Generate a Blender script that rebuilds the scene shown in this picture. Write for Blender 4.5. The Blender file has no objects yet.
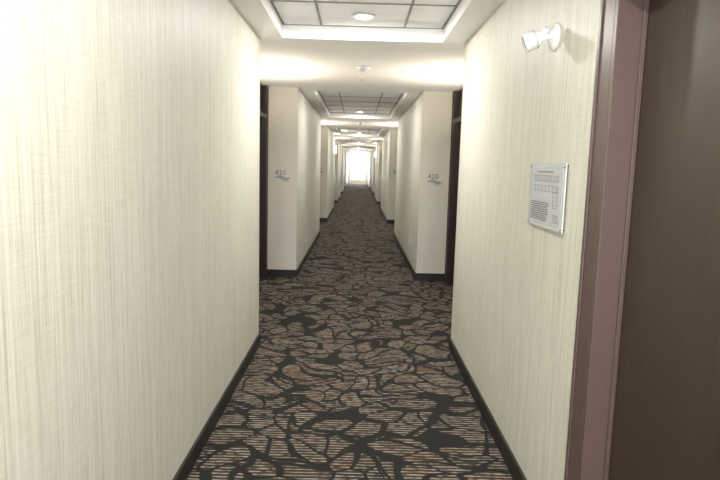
import bpy, bmesh, math, random
from mathutils import Vector, Matrix
random.seed(4)
S = bpy.context.scene
try:
    S.view_settings.view_transform = 'Standard'
    S.view_settings.look = 'None'
except Exception: pass

H = 1.60      # eye height
W = 0.85      # half corridor
WA = 1.265    # half alcove
CH = 2.62     # ceiling height
TH = 2.73     # tile height
Y0, Y1 = -3.0, 49.0
A0, AL, PER, NA = 4.98, 3.11, 8.1, 5

# ---------------- materials ----------------
def newmat(name):
    m = bpy.data.materials.new(name); m.use_nodes = True
    nt = m.node_tree; b = nt.nodes['Principled BSDF']
    return m, nt, b
def N(nt, t, **kw):
    n = nt.nodes.new(t)
    for k, v in kw.items(): setattr(n, k, v)
    return n
def math_(nt, op, a, b=None, c=None, clamp=False):
    n = N(nt, 'ShaderNodeMath', operation=op, use_clamp=clamp)
    for i, v in enumerate((a, b, c)):
        if v is None: continue
        if isinstance(v, (int, float)): n.inputs[i].default_value = v
        else: nt.links.new(v, n.inputs[i])
    return n.outputs[0]
def mix(nt, f, a, b, blend='MIX'):
    n = N(nt, 'ShaderNodeMix', data_type='RGBA', blend_type=blend)
    if isinstance(f, (int, float)): n.inputs[0].default_value = f
    else: nt.links.new(f, n.inputs[0])
    for i, v in ((6, a), (7, b)):
        if isinstance(v, tuple): n.inputs[i].default_value = (*v, 1)
        else: nt.links.new(v, n.inputs[i])
    return n.outputs[2]
def coords(nt, scale):
    g = N(nt, 'ShaderNodeNewGeometry'); mp = N(nt, 'ShaderNodeMapping')
    mp.inputs['Scale'].default_value = scale
    nt.links.new(g.outputs['Position'], mp.inputs['Vector'])
    return mp.outputs[0]
def noise(nt, vec, scale, detail=3, rough=0.5):
    n = N(nt, 'ShaderNodeTexNoise'); nt.links.new(vec, n.inputs['Vector'])
    n.inputs['Scale'].default_value = scale; n.inputs['Detail'].default_value = detail
    n.inputs['Roughness'].default_value = rough
    return n
def ramp(nt, fac, stops):
    r = N(nt, 'ShaderNodeValToRGB'); nt.links.new(fac, r.inputs[0])
    e = r.color_ramp.elements
    while len(e) < len(stops): e.new(0.5)
    for i, (p, c) in enumerate(stops):
        e[i].position = p; e[i].color = (*c, 1)
    return r.outputs[0]
def bump(nt, b, h, s=0.3, d=0.002):
    n = N(nt, 'ShaderNodeBump'); n.inputs['Strength'].default_value = s; n.inputs['Distance'].default_value = d
    nt.links.new(h, n.inputs['Height']); nt.links.new(n.outputs[0], b.inputs['Normal'])
def simple(name, col, rough=0.5, metal=0.0, nz=0.08, nscale=30):
    m, nt, b = newmat(name)
    v = coords(nt, (1, 1, 1)); n = noise(nt, v, nscale)
    d = tuple(max(0, c*(1-nz)) for c in col); l = tuple(min(1, c*(1+nz)) for c in col)
    nt.links.new(ramp(nt, n.outputs[0], [(0.3, d), (0.7, l)]), b.inputs['Base Color'])
    b.inputs['Roughness'].default_value = rough; b.inputs['Metallic'].default_value = metal
    return m
def emis(name, col, s):
    m, nt, b = newmat(name)
    b.inputs['Base Color'].default_value = (*col, 1)
    b.inputs['Emission Color'].default_value = (*col, 1); b.inputs['Emission Strength'].default_value = s
    return m

def wallpaper():
    m, nt, b = newmat('strie_wallpaper')
    fine = noise(nt, coords(nt, (1, 1, 0.004)), 300, 2, 0.6)
    mid = noise(nt, coords(nt, (1, 1, 0.008)), 90, 3, 0.6)
    dash = noise(nt, coords(nt, (1, 1, 0.03)), 150, 2, 0.6)
    cross = noise(nt, coords(nt, (0.04, 0.04, 1)), 200, 2, 0.5)
    a = math_(nt, 'ADD', math_(nt, 'MULTIPLY', fine.outputs[0], 0.36), math_(nt, 'MULTIPLY', mid.outputs[0], 0.24))
    a = math_(nt, 'ADD', a, math_(nt, 'MULTIPLY', dash.outputs[0], 0.28))
    a = math_(nt, 'ADD', a, math_(nt, 'MULTIPLY', cross.outputs[0], 0.12))
    c = ramp(nt, a, [(0.37, (0.455, 0.435, 0.365)), (0.47, (0.62, 0.60, 0.52)), (0.57, (0.735, 0.72, 0.64))])
    nt.links.new(c, b.inputs['Base Color']); b.inputs['Roughness'].default_value = 0.5
    bump(nt, b, a, 0.2, 0.001)
    return m
def carpet():
    m, nt, b = newmat('leaf_pattern_carpet')
    v = coords(nt, (1, 1, 0))
    w = noise(nt, v, 2.0, 1, 0.5)
    off = N(nt, 'ShaderNodeVectorMath', operation='SUBTRACT'); nt.links.new(w.outputs['Color'], off.inputs[0]); off.inputs[1].default_value = (0.5, 0.5, 0.5)
    sc = N(nt, 'ShaderNodeVectorMath', operation='SCALE'); nt.links.new(off.outputs[0], sc.inputs[0]); sc.inputs['Scale'].default_value = 0.6
    add = N(nt, 'ShaderNodeVectorMath', operation='ADD'); nt.links.new(v, add.inputs[0]); nt.links.new(sc.outputs[0], add.inputs[1])
    def vor(vec, scale, feat='DISTANCE_TO_EDGE'):
        n = N(nt, 'ShaderNodeTexVoronoi', feature=feat, voronoi_dimensions='2D'); nt.links.new(vec, n.inputs['Vector'])
        n.inputs['Scale'].default_value = scale; return n
    mp = N(nt, 'ShaderNodeMapping'); mp.inputs['Rotation'].default_value = (0, 0, 0.6); mp.inputs['Scale'].default_value = (1.0, 1.25, 1)
    nt.links.new(add.outputs[0], mp.inputs[0])
    e1 = vor(mp.outputs[0], 4.7); cell = vor(mp.outputs[0], 4.7, 'F1')
    mp2 = N(nt, 'ShaderNodeMapping'); mp2.inputs['Rotation'].default_value = (0, 0, -0.5); mp2.inputs['Scale'].default_value = (1.0, 1.8, 1); mp2.inputs['Location'].default_value = (3.3, 1.2, 0)
    nt.links.new(add.outputs[0], mp2.inputs[0])
    e2 = vor(mp2.outputs[0], 1.3)
    wn = noise(nt, v, 4, 1)
    th = math_(nt, 'MULTIPLY_ADD', wn.outputs[0], 0.12, 0.0)
    r1 = math_(nt, 'MULTIPLY', math_(nt, 'SUBTRACT', e1.outputs[0], th), 60, clamp=True)
    r2 = math_(nt, 'MULTIPLY', math_(nt, 'SUBTRACT', 0.62, cell.outputs['Distance']), 30, clamp=True)
    r3 = math_(nt, 'MULTIPLY', math_(nt, 'SUBTRACT', e2.outputs[0], 0.022), 60, clamp=True)
    inside = math_(nt, 'MULTIPLY', math_(nt, 'MULTIPLY', r1, r2), r3)
    sep = N(nt, 'ShaderNodeSeparateXYZ'); nt.links.new(v, sep.inputs[0])
    jit = noise(nt, coords(nt, (1, 0.4, 0)), 5, 1)
    ph = math_(nt, 'ADD', math_(nt, 'MULTIPLY', sep.outputs[1], 2*math.pi/0.030), math_(nt, 'MULTIPLY', jit.outputs[0], 3))
    s = math_(nt, 'SINE', ph)
    brk = noise(nt, coords(nt, (0.4, 1, 0)), 50, 2)
    st = math_(nt, 'MULTIPLY', math_(nt, 'ADD', s, math_(nt, 'MULTIPLY_ADD', brk.outputs[0], 3.2, -2.05)), 2.4, clamp=True)
    cc = N(nt, 'ShaderNodeSeparateColor'); nt.links.new(cell.outputs['Color'], cc.inputs[0])
    hue = noise(nt, coords(nt, (0.7, 1.4, 0)), 9, 3)
    hv = math_(nt, 'ADD', math_(nt, 'MULTIPLY', cc.outputs[0], 0.40), math_(nt, 'MULTIPLY', hue.outputs[0], 0.6))
    light = ramp(nt, hv, [(0.25, (0.45, 0.41, 0.36)), (0.42, (0.33, 0.28, 0.22)), (0.58, (0.46, 0.415, 0.36)), (0.78, (0.24, 0.16, 0.105))])
    low = ramp(nt, hv, [(0.25, (0.048, 0.040, 0.034)), (0.5, (0.070, 0.054, 0.042)), (0.78, (0.082, 0.052, 0.036))])
    body = mix(nt, st, low, light)
    tuft = noise(nt, v, 350, 2)
    dark = ramp(nt, tuft.outputs[0], [(0.3, (0.018, 0.018, 0.0175)), (0.7, (0.042, 0.041, 0.039))])
    col = mix(nt, inside, dark, body)
    t2 = ramp(nt, tuft.outputs[0], [(0.3, (0.62, 0.62, 0.62)), (0.7, (1.0, 1.0, 1.0))])
    col = mix(nt, 1.0, col, t2, 'MULTIPLY')
    nt.links.new(col, b.inputs['Base Color']); b.inputs['Roughness'].default_value = 0.95
    b.inputs['Specular IOR Level'].default_value = 0.1
    bump(nt, b, tuft.outputs[0], 0.4, 0.004)
    return m
def door_wood():
    m, nt, b = newmat('dark_wood_door')
    n = noise(nt, coords(nt, (1, 1, 0.04)), 70, 4, 0.6)
    nt.links.new(ramp(nt, n.outputs[0], [(0.3, (0.034, 0.021, 0.016)), (0.7, (0.049, 0.032, 0.025))]), b.inputs['Base Color'])
    b.inputs['Roughness'].default_value = 0.42
    return m
M_wall = wallpaper(); M_carpet = carpet(); M_door = door_wood()
M_paint = simple('cream_wall_paint', (0.66, 0.63, 0.56), 0.6, 0, 0.03, 60)
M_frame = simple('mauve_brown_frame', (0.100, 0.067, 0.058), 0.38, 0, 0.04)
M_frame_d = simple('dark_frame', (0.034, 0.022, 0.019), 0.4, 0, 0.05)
M_base = simple('espresso_baseboard', (0.012, 0.010, 0.009), 0.4)
M_ceil = simple('ceiling_paint', (0.90, 0.895, 0.885), 0.8, 0, 0.02)
M_tile = simple('acoustic_tile', (0.91, 0.91, 0.91), 0.9, 0, 0.04, 160)
M_grid = simple('ceiling_grid_metal', (0.24, 0.24, 0.235), 0.5)
M_white = simple('white_plastic', (0.88, 0.88, 0.87), 0.35, 0, 0.01)
M_chrome = simple('brushed_metal', (0.6, 0.6, 0.6), 0.3, 1.0, 0.05)
M_grey = simple('grey_plastic', (0.30, 0.33, 0.36), 0.4)
M_plate = simple('acrylic_plate', (0.60, 0.62, 0.63), 0.12, 0, 0.03)
M_mapbg = simple('printed_map_sheet', (0.56, 0.58, 0.59), 0.35, 0, 0.03)
M_ink = simple('dark_ink', (0.12, 0.125, 0.13), 0.5)
M_blk = simple('black_plastic', (0.02, 0.02, 0.02), 0.4)
M_lamp = emis('lamp_lens', (1, 0.97, 0.9), 12)
M_sconce = emis('sconce_glass', (1, 0.93, 0.8), 9)

# ---------------- mesh helpers ----------------
def link(o): S.collection.objects.link(o); return o
def boxes(name, lst, mats, bevel=0, parent=None):
    """lst: (x0,x1,y0,y1,z0,z1,matindex)"""
    bm = bmesh.new()
    for b in lst:
        x0, x1, y0, y1, z0, z1 = b[:6]; mi = b[6] if len(b) > 6 else 0
        x0, x1 = min(x0, x1), max(x0, x1); y0, y1 = min(y0, y1), max(y0, y1)
        vs = [bm.verts.new(p) for p in ((x0,y0,z0),(x1,y0,z0),(x1,y1,z0),(x0,y1,z0),(x0,y0,z1),(x1,y0,z1),(x1,y1,z1),(x0,y1,z1))]
        for f in ((3,2,1,0),(4,5,6,7),(0,1,5,4),(1,2,6,5),(2,3,7,6),(3,0,4,7)):
            fc = bm.faces.new([vs[i] for i in f]); fc.material_index = mi
    me = bpy.data.meshes.new(name); bm.to_mesh(me); bm.free()
    for m in mats: me.materials.append(m)
    o = link(bpy.data.objects.new(name, me))
    if bevel:
        md = o.modifiers.new('bev', 'BEVEL'); md.width = bevel; md.segments = 2
    if parent: o.parent = parent
    return o
def prism(name, pts, z0, z1, mats, pick):
    bm = bmesh.new()
    a = [bm.verts.new((x, y, z0)) for x, y in pts]; b = [bm.verts.new((x, y, z1)) for x, y in pts]
    n = len(pts)
    for i in range(n):
        fc = bm.faces.new((a[i], a[(i+1) % n], b[(i+1) % n], b[i]))
        fc.material_index = pick(pts[i], pts[(i+1) % n])
    bm.faces.new(list(reversed(a))); bm.faces.new(b)
    bmesh.ops.recalc_face_normals(bm, faces=bm.faces)
    me = bpy.data.meshes.new(name); bm.to_mesh(me); bm.free()
    for m in mats: me.materials.append(m)
    return link(bpy.data.objects.new(name, me))
def empty(name, loc=(0, 0, 0)):
    e = bpy.data.objects.new(name, None); e.location = loc; e.empty_display_size = 0.05
    return link(e)
def lathe(name, prof, loc, axis, mat, parent=None, seg=32):
    bm = bmesh.new(); rings = []
    for r, t in prof:
        rings.append([bm.verts.new((r*math.cos(2*math.pi*i/seg), r*math.sin(2*math.pi*i/seg), t)) for i in range(seg)])
    for k in range(len(rings)-1):
        for i in range(seg):
            f = bm.faces.new((rings[k][i], rings[k][(i+1) % seg], rings[k+1][(i+1) % seg], rings[k+1][i])); f.smooth = True
    bm.faces.new(rings[0][::-1]); bm.faces.new(rings[-1])
    bmesh.ops.recalc_face_normals(bm, faces=bm.faces)
    me = bpy.data.meshes.new(name); bm.to_mesh(me); bm.free(); me.materials.append(mat)
    o = link(bpy.data.objects.new(name, me))
    q = Vector((0, 0, 1)).rotation_difference(Vector(axis).normalized())
    o.rotation_mode = 'QUATERNION'; o.rotation_quaternion = q; o.location = loc
    if parent: o.parent = parent
    return o
def text(name, s, size, loc, normal, mat, parent=None, align='LEFT', ext=0.0008):
    c = bpy.data.curves.new(name, 'FONT'); c.body = s; c.size = size; c.extrude = ext; c.align_x = align
    tmp = bpy.data.objects.new(name+'_t', c); link(tmp)
    bpy.context.view_layer.update()
    me = bpy.data.meshes.new_from_object(tmp.evaluated_get(bpy.context.evaluated_depsgraph_get()))
    bpy.data.objects.remove(tmp)
    me.materials.clear(); me.materials.append(mat)
    o = link(bpy.data.objects.new(name, me))
    n = Vector(normal); up = Vector((0, 0, 1)); r = up.cross(n)
    M = Matrix((r, up, n)).transposed()
    o.matrix_world = Matrix.Translation(loc) @ M.to_4x4()
    if parent: o.parent = parent
    return o

# ---------------- plan ----------------
DOOR_D = 0.13
alc = [(A0+PER*k, A0+PER*k+AL) for k in range(NA)]
NEAR = (1.08, 2.03)
doors = []   # side, xw, y0, y1
def side_pts(s):
    pts = [(s*W, Y0)]
    if s > 0:
        pts += [(W, NEAR[0]), (W+DOOR_D, NEAR[0]), (W+DOOR_D, NEAR[1]), (W, NEAR[1])]
        doors.append((1, W, NEAR[0], NEAR[1], True))
    for a, b in alc:
        pts += [(s*W, a), (s*WA, a)]
        for d0, d1 in ((a+0.13, a+1.07), (b-1.07, b-0.13)):
            pts += [(s*WA, d0), (s*(WA+DOOR_D), d0), (s*(WA+DOOR_D), d1), (s*WA, d1)]
            doors.append((s, WA, d0, d1, False))
        pts += [(s*WA, b), (s*W, b)]
    pts += [(s*W, Y1), (s*1.7, Y1), (s*1.7, Y0)]
    return pts
def pick(p, q):
    return 0 if abs(abs(p[0])-W) < 1e-4 and abs(abs(q[0])-W) < 1e-4 else 1
prism('wall_left', side_pts(-1), 0, CH, [M_wall, M_paint], pick)
prism('wall_right', side_pts(1), 0, CH, [M_wall, M_paint], pick)
boxes('floor', [(-1.7, 1.7, Y0-0.2, Y1+0.2, -0.15, 0)], [M_carpet])

# end walls with window opening
WX, WZ0, WZ1 = 0.62, 0.35, 2.35
def endwall(name, ya, yb):
    boxes(name, [(-1.7, -WX, ya, yb, 0, CH), (WX, 1.7, ya, yb, 0, CH), (-WX, WX, ya, yb, 0, WZ0), (-WX, WX, ya, yb, WZ1, CH)], [M_wall])
endwall('wall_far', Y1, Y1+0.2); endwall('wall_back', Y0-0.2, Y0)
for i, ym in enumerate((Y1+0.1, Y0-0.1)):
    f = 0.045
    boxes('window_%d' % (i+1), [(-WX, -WX+f, ym-.03, ym+.03, WZ0, WZ1), (WX-f, WX, ym-.03, ym+.03, WZ0, WZ1),
        (-WX+f, WX-f, ym-.03, ym+.03, WZ0, WZ0+f), (-WX+f, WX-f, ym-.03, ym+.03, WZ1-f, WZ1),
        (-0.02, 0.02, ym-.03, ym+.03, WZ0+f, WZ1-f)], [M_white])

# baseboards
def baseboard(s, name):
    t = 0.014; hgt = 0.105; L = []
    def run_y(x, a, b): L.append((s*(x-t), s*x, a, b, 0, hgt)); 
    def run_x(y, dirn, x0, x1): L.append((s*x0, s*x1, y, y+dirn*t, 0, hgt))
    cur = Y0
    if s > 0:
        run_y(W, Y0, NEAR[0]-0.13); cur = NEAR[1]+0.13
    for a, b in alc:
        run_y(W, cur, a+t); run_x(a, 1, W, WA)
        run_y(WA, a+1.2, b-1.2)
        run_x(b, -1, W-t, WA); cur = b
    run_y(W, cur, Y1)
    boxes(name, L, [M_base], 0.002)
baseboard(-1, 'baseboard_left'); baseboard(1, 'baseboard_right')

# ceiling with tile trays
TX = 0.66
segs = [(Y0, alc[0][0])] + [(alc[k][1], alc[k+1][0]) for k in range(NA-1)] + [(alc[-1][1], Y1)]
trays = []
for i, (a, b) in enumerate(segs):
    trays.append((a+0.28, b-0.03 if i == 0 else b-0.08))
L = []; cur = Y0-0.2
for a, b in trays:
    L.append((-1.7, 1.7, cur, a, CH, CH+0.3))
    L.append((-1.7, -TX, a, b, CH, CH+0.3)); L.append((TX, 1.7, a, b, CH, CH+0.3)); cur = b
L.append((-1.7, 1.7, cur, Y1+0.2, CH, CH+0.3))
boxes('ceiling', L, [M_ceil])
L = []; cans = []
for si, (a, b) in enumerate(trays):
    L.append((-TX, TX, a, b, TH, TH+0.05, 0))
    g = 0.008; z0 = TH-0.006
    n = round((b-a)/0.72); st = (b-a)/n
    for k in range(n+1):
        y = a+k*st; L.append((-TX, TX, max(a, y-g), min(b, y+g), z0, TH, 1))
    for x in (-TX+g, -0.34, 0.34, TX-g): L.append((x-g, x+g, a, b, z0-0.001, TH, 1))
    ks = [n-1, 0] if n < 9 else [n-1, n-6, 1]
    for k in ks: cans.append((0, a+(k+0.5)*st, 38 if si == 0 else 24))
boxes('ceiling_tile_grid', L, [M_tile, M_grid])

def arealight(name, loc, size, power, color, rot, parent=None, shape='DISK', sy=None, spread=math.pi):
    l = bpy.data.lights.new(name, 'AREA'); l.shape = shape; l.size = size
    if sy: l.size_y = sy
    l.energy = power; l.color = color; l.spread = spread
    o = link(bpy.data.objects.new(name, l)); o.location = loc; o.rotation_euler = rot
    if parent: o.parent = parent
    return o
def can(x, y, z, p):
    e = empty('recessed_light')
    lathe('trim_ring', [(0.062, 0), (0.066, -0.006), (0.088, -0.006), (0.092, 0)], (x, y, z), (0, 0, 1), M_white, e)
    lathe('lens', [(0.0615, -0.001), (0.0615, -0.007), (0.03, -0.009)], (x, y, z), (0, 0, 1), M_lamp, e)
    arealight('lamp', (x, y, z-0.02), 0.12, p, (1, 0.975, 0.93), (0, 0, 0), e)
for x, y, p in cans: can(x, y, TH-0.007, p)

# smoke detectors + sprinklers at alcove ceilings
for a, b in alc:
    y = a+1.25
    e = empty('smoke_detector')
    lathe('base', [(0.075, 0), (0.075, -0.02), (0.062, -0.028), (0.05, -0.05), (0.02, -0.056)], (0.02, y, CH-0.0005), (0, 0, 1), M_white, e)
    lathe('sensor_band', [(0.056, -0.03), (0.058, -0.034), (0.053, -0.042)], (0.02, y, CH), (0, 0, 1), M_grey, e)
    e = empty('sprinkler_head')
    y += 0.75
    lathe('escutcheon', [(0.035, 0), (0.032, -0.008), (0.012, -0.01)], (0, y, CH-0.0005), (0, 0, 1), M_white, e)
    lathe('stem', [(0.008, -0.01), (0.008, -0.035), (0.003, -0.04)], (0, y, CH), (0, 0, 1), M_chrome, e)
    lathe('deflector', [(0.018, -0.041), (0.02, -0.043)], (0, y, CH), (0, 0, 1), M_chrome, e)

# ---------------- doors ----------------
for i, (s, xw, d0, d1, near) in enumerate(doors):
    c = 0.115 if near else 0.08
    p = 0.012; lin = 0.025; dd = DOOR_D-0.002; DH = 2.18
    X = lambda v: s*(xw+v)
    e = 0.001
    L = [ # casings (proud of the wall) both sides
        (X(-p), X(-e), d0-c, d0, 0, CH-e, 0), (X(-p), X(-e), d1, d1+c, 0, CH-e, 0),
        (X(-p-0.006), X(-p), d1+c-0.02, d1+c, 0, CH-e, 1),
        (X(-p-0.006), X(-p), d0-c, d0-c+0.02, 0, CH-e, 1),
        # jamb liners
        (X(-p), X(dd), d0+e, d0+lin, 0, CH-e, 0), (X(-p), X(dd), d1-lin, d1-e, 0, CH-e, 0),
        # door stop
        (X(0.07), X(0.085), d1-lin-0.012, d1-lin, 0, DH, 1), (X(0.07), X(0.085), d0+lin, d0+lin+0.012, 0, DH, 1),
        # head rail and transom panel
        (X(-p), X(dd), d0+lin, d1-lin, DH, DH+0.06, 0), (X(0.05), X(dd-0.02), d0+lin, d1-lin, DH+0.06, CH-e, 0),
        # door slab
        (X(0.086), X(dd), d0+lin+0.003, d1-lin-0.003, 0.008, DH-0.004, 2),
        (X(0.083), X(0.0865), d0+lin+0.003, d1-lin-0.003, 0.008, 0.02, 1)]
    hy = d0+lin+0.075
    L += [(X(0.078), X(0.086), hy-0.03, hy+0.03, 0.93, 1.13, 3), (X(0.045), X(0.078), hy-0.009, hy+0.009, 0.985, 1.003, 3),
          (X(0.038), X(0.05), hy-0.009, hy+0.115, 0.985, 1.003, 3), (X(0.074), X(0.078), hy-0.02, hy+0.02, 1.05, 1.11, 4)]
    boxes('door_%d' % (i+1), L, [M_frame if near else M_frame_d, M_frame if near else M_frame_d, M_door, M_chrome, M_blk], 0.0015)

# ---------------- sconces in alcoves ----------------
def sconce(s, xw, y, z, power):
    e = empty('wall_sconce')
    boxes('back_plate', [(s*(xw-0.012), s*(xw-0.0005), y-0.05, y+0.05, z-0.13, z+0.13)], [M_chrome], 0.002, e)
    boxes('glass_shade', [(s*(xw-0.085), s*(xw-0.013), y-0.045, y+0.045, z-0.12, z+0.12)], [M_sconce], 0.008, e)
    boxes('caps', [(s*(xw-0.09), s*(xw-0.012), y-0.05, y+0.05, z-0.132, z-0.121)], [M_chrome], 0.002, e)
    arealight('up_lamp', (s*(xw-0.055), y, z+0.14), 0.08, power, (1, 0.89, 0.73), (math.pi, 0, 0), e)
for k, (a, b) in enumerate(alc):
    for s in (-1, 1):
        sconce(s, WA, (a+b)/2, 1.78, 26)
sconce(-1, W, 19.8, 2.10, 8)
sconce(1, W, 27.5, 2.10, 8)

# ---------------- room number signs ----------------
def sign(s, k, yb):
    e = empty('room_number_sign')
    num = str(421-k*4-(1 if s > 0 else 0))
    xc = s*(WA+W)/2
    y = yb-0.0005
    zc = 1.40
    text('number', num, 0.10, (xc-0.10, y-0.004, zc+0.035), (0, -1, 0), M_ink, e, ext=0.003)
    bm = bmesh.new(); top = []; bot = []
    for i in range(17):
        t = i/16; x = xc-0.10+0.21*t
        mid = zc-0.005+0.012*math.sin(t*math.pi*2)
        hh = 0.006+0.018*math.sin(t*math.pi)
        top.append((x, mid+hh)); bot.append((x, mid-hh))
    f_ = [bm.verts.new((x, y-0.008, z)) for x, z in top]; g_ = [bm.verts.new((x, y-0.008, z)) for x, z in bot]
    for i in range(16): bm.faces.new((f_[i], f_[i+1], g_[i+1], g_[i]))
    r = bmesh.ops.extrude_face_region(bm, geom=bm.faces[:])
    for v in r['geom']:
        if isinstance(v, bmesh.types.BMVert): v.co.y = y
    bmesh.ops.recalc_face_normals(bm, faces=bm.faces)
    me = bpy.data.meshes.new('swoosh_plate'); bm.to_mesh(me); bm.free(); me.materials.append(M_grey)
    o = link(bpy.data.objects.new('swoosh_plate', me)); o.parent = e
    boxes('braille_strip', [(xc-0.01, xc+0.10, y-0.004, y, zc-0.052, zc-0.042)], [M_grey], 0, e)
for k, (a, b) in enumerate(alc):
    for s in (-1, 1): sign(s, k, b)

# ---------------- evacuation map plaque (right wall) ----------------
e = empty('evacuation_map_plaque')
x = W; dz = 0.075; ya, yb, za, zb = 2.38, 2.86, 1.265+dz, 1.555+dz
boxes('acrylic_plate', [(x-0.014, x-0.008, ya, yb, za, zb)], [M_plate], 0.001, e)
boxes('map_sheet', [(x-0.0152, x-0.0141, ya+0.02, yb-0.02, za+0.02, zb-0.02)], [M_mapbg], 0, e)
for yy in (ya+0.012, yb-0.012):
    for zz in (za+0.012, zb-0.012):
        lathe('standoff', [(0.006, 0), (0.006, 0.016), (0.008, 0.016), (0.007, 0.02)], (x-0.0005, yy, zz), (-1, 0, 0), M_chrome, e, 16)
L = []
xs0, xs1 = x-0.0162, x-0.0153
def pl(y0, y1, z0, z1): L.append((xs0, xs1, y0, y1, z0+dz, z1+dz))
lw = 0.0011
for zz in (1.455, 1.475, 1.50, 1.43): pl(ya+0.07, yb-0.06, zz, zz+lw)
for i in range(15):
    yy = ya+0.07+i*0.024
    pl(yy, yy+lw, 1.475, 1.50); 
    if i % 2: pl(yy, yy+lw, 1.43, 1.455)
pl(ya+0.14, ya+0.36, 1.515, 1.519)
pl(ya+0.07, ya+0.07+lw, 1.36, 1.455); pl(ya+0.13, ya+0.13+lw, 1.36, 1.43); pl(ya+0.07, ya+0.13, 1.36, 1.361)
for i in range(4): pl(ya+0.07, ya+0.13, 1.375+i*0.017, 1.376+i*0.017)
for r in range(9):
    y1 = yb-0.04
    while y1 > yb-0.27:
        w = random.uniform(0.012, 0.05); z = 1.375-r*0.0098
        pl(y1-w, y1, z, z+0.0042); y1 -= w+0.006
for r in range(4): pl(ya+0.05, ya+0.12, 1.30+r*0.010, 1.3025+r*0.010)
boxes('map_print', L, [M_ink], 0, e)

# ---------------- emergency spot head (right wall) ----------------
e = empty('emergency_spot_light')
cx, cy, cz = W, 2.66, 2.185
lathe('wall_plate', [(0.060, 0), (0.060, 0.008), (0.052, 0.018), (0.018, 0.024)], (cx-0.0005, cy, cz), (-1, 0, 0), M_white, e)
lathe('neck', [(0.013, 0.015), (0.012, 0.05)], (cx, cy, cz), (-1, 0, 0), M_white, e, 20)
lathe('swivel_ball', [(0.006, -0.020), (0.017, -0.012), (0.021, 0), (0.017, 0.012), (0.006, 0.020)], (cx-0.056, cy, cz), (-1, 0, 0), M_white, e, 24)
d = Vector((-0.80, 0.15, -0.30)).normalized()
st = Vector((cx-0.058, cy, cz))
lathe('head_shell', [(0.014, 0.0), (0.028, 0.010), (0.036, 0.025), (0.040, 0.05), (0.043, 0.082), (0.040, 0.086), (0.033, 0.081)], st, d, M_white, e)
lathe('head_lens', [(0.032, 0.077), (0.022, 0.082), (0.006, 0.085)], st, d, M_plate, e)
lathe('head_rib', [(0.037, 0.028), (0.0405, 0.031), (0.0415, 0.036), (0.038, 0.039)], st, d, M_plate, e)
lathe('adjusting_knob', [(0.01, 0), (0.014, 0.010), (0.014, 0.034), (0.008, 0.040)], st, (0.1, -0.5, 0.8), M_white, e, 20)

# outlets
for (s, y) in ((1, 9.3), (-1, 11.5), (1, 17.5)):
    e = empty('wall_outlet')
    boxes('cover_plate', [(s*(W-0.006), s*(W-0.0005), y-0.036, y+0.036, 0.36, 0.475)], [M_white], 0.002, e)
    boxes('sockets', [(s*(W-0.008), s*(W-0.006), y-0.017, y+0.017, 0.375, 0.41), (s*(W-0.008), s*(W-0.006), y-0.017, y+0.017, 0.425, 0.46)], [M_grey], 0.001, e)

# ---------------- daylight at the two window ends ----------------
arealight('daylight_far', (0, Y1+0.35, 1.4), 1.6, 150, (0.95, 0.98, 1), (-math.pi/2, 0, 0), None, 'RECTANGLE', 2.3)
arealight('daylight_back', (0, Y0-0.35, 1.4), 1.6, 290, (0.95, 0.98, 1), (math.pi/2, 0, 0), None, 'RECTANGLE', 2.3)
w = bpy.data.worlds.new('World'); S.world = w; w.use_nodes = True
w.node_tree.nodes['Background'].inputs[0].default_value = (0.9, 0.95, 1, 1)
w.node_tree.nodes['Background'].inputs[1].default_value = 4

# ---------------- camera ----------------
f = 580.0
F = Vector((-2/f, 75/f, -1)).normalized()
U = Vector((0.026, 1, 0)); U = (U-F*U.dot(F)).normalized()
R = F.cross(U)
M = Matrix((R, F, U)).to_4x4()
cam = bpy.data.cameras.new('camera'); cam.sensor_width = 36; cam.lens = f/720*36; cam.clip_start = 0.02; cam.clip_end = 200
co = link(bpy.data.objects.new('camera', cam))
co.matrix_world = Matrix.Translation((-0.012, 0, H)) @ M
S.camera = co
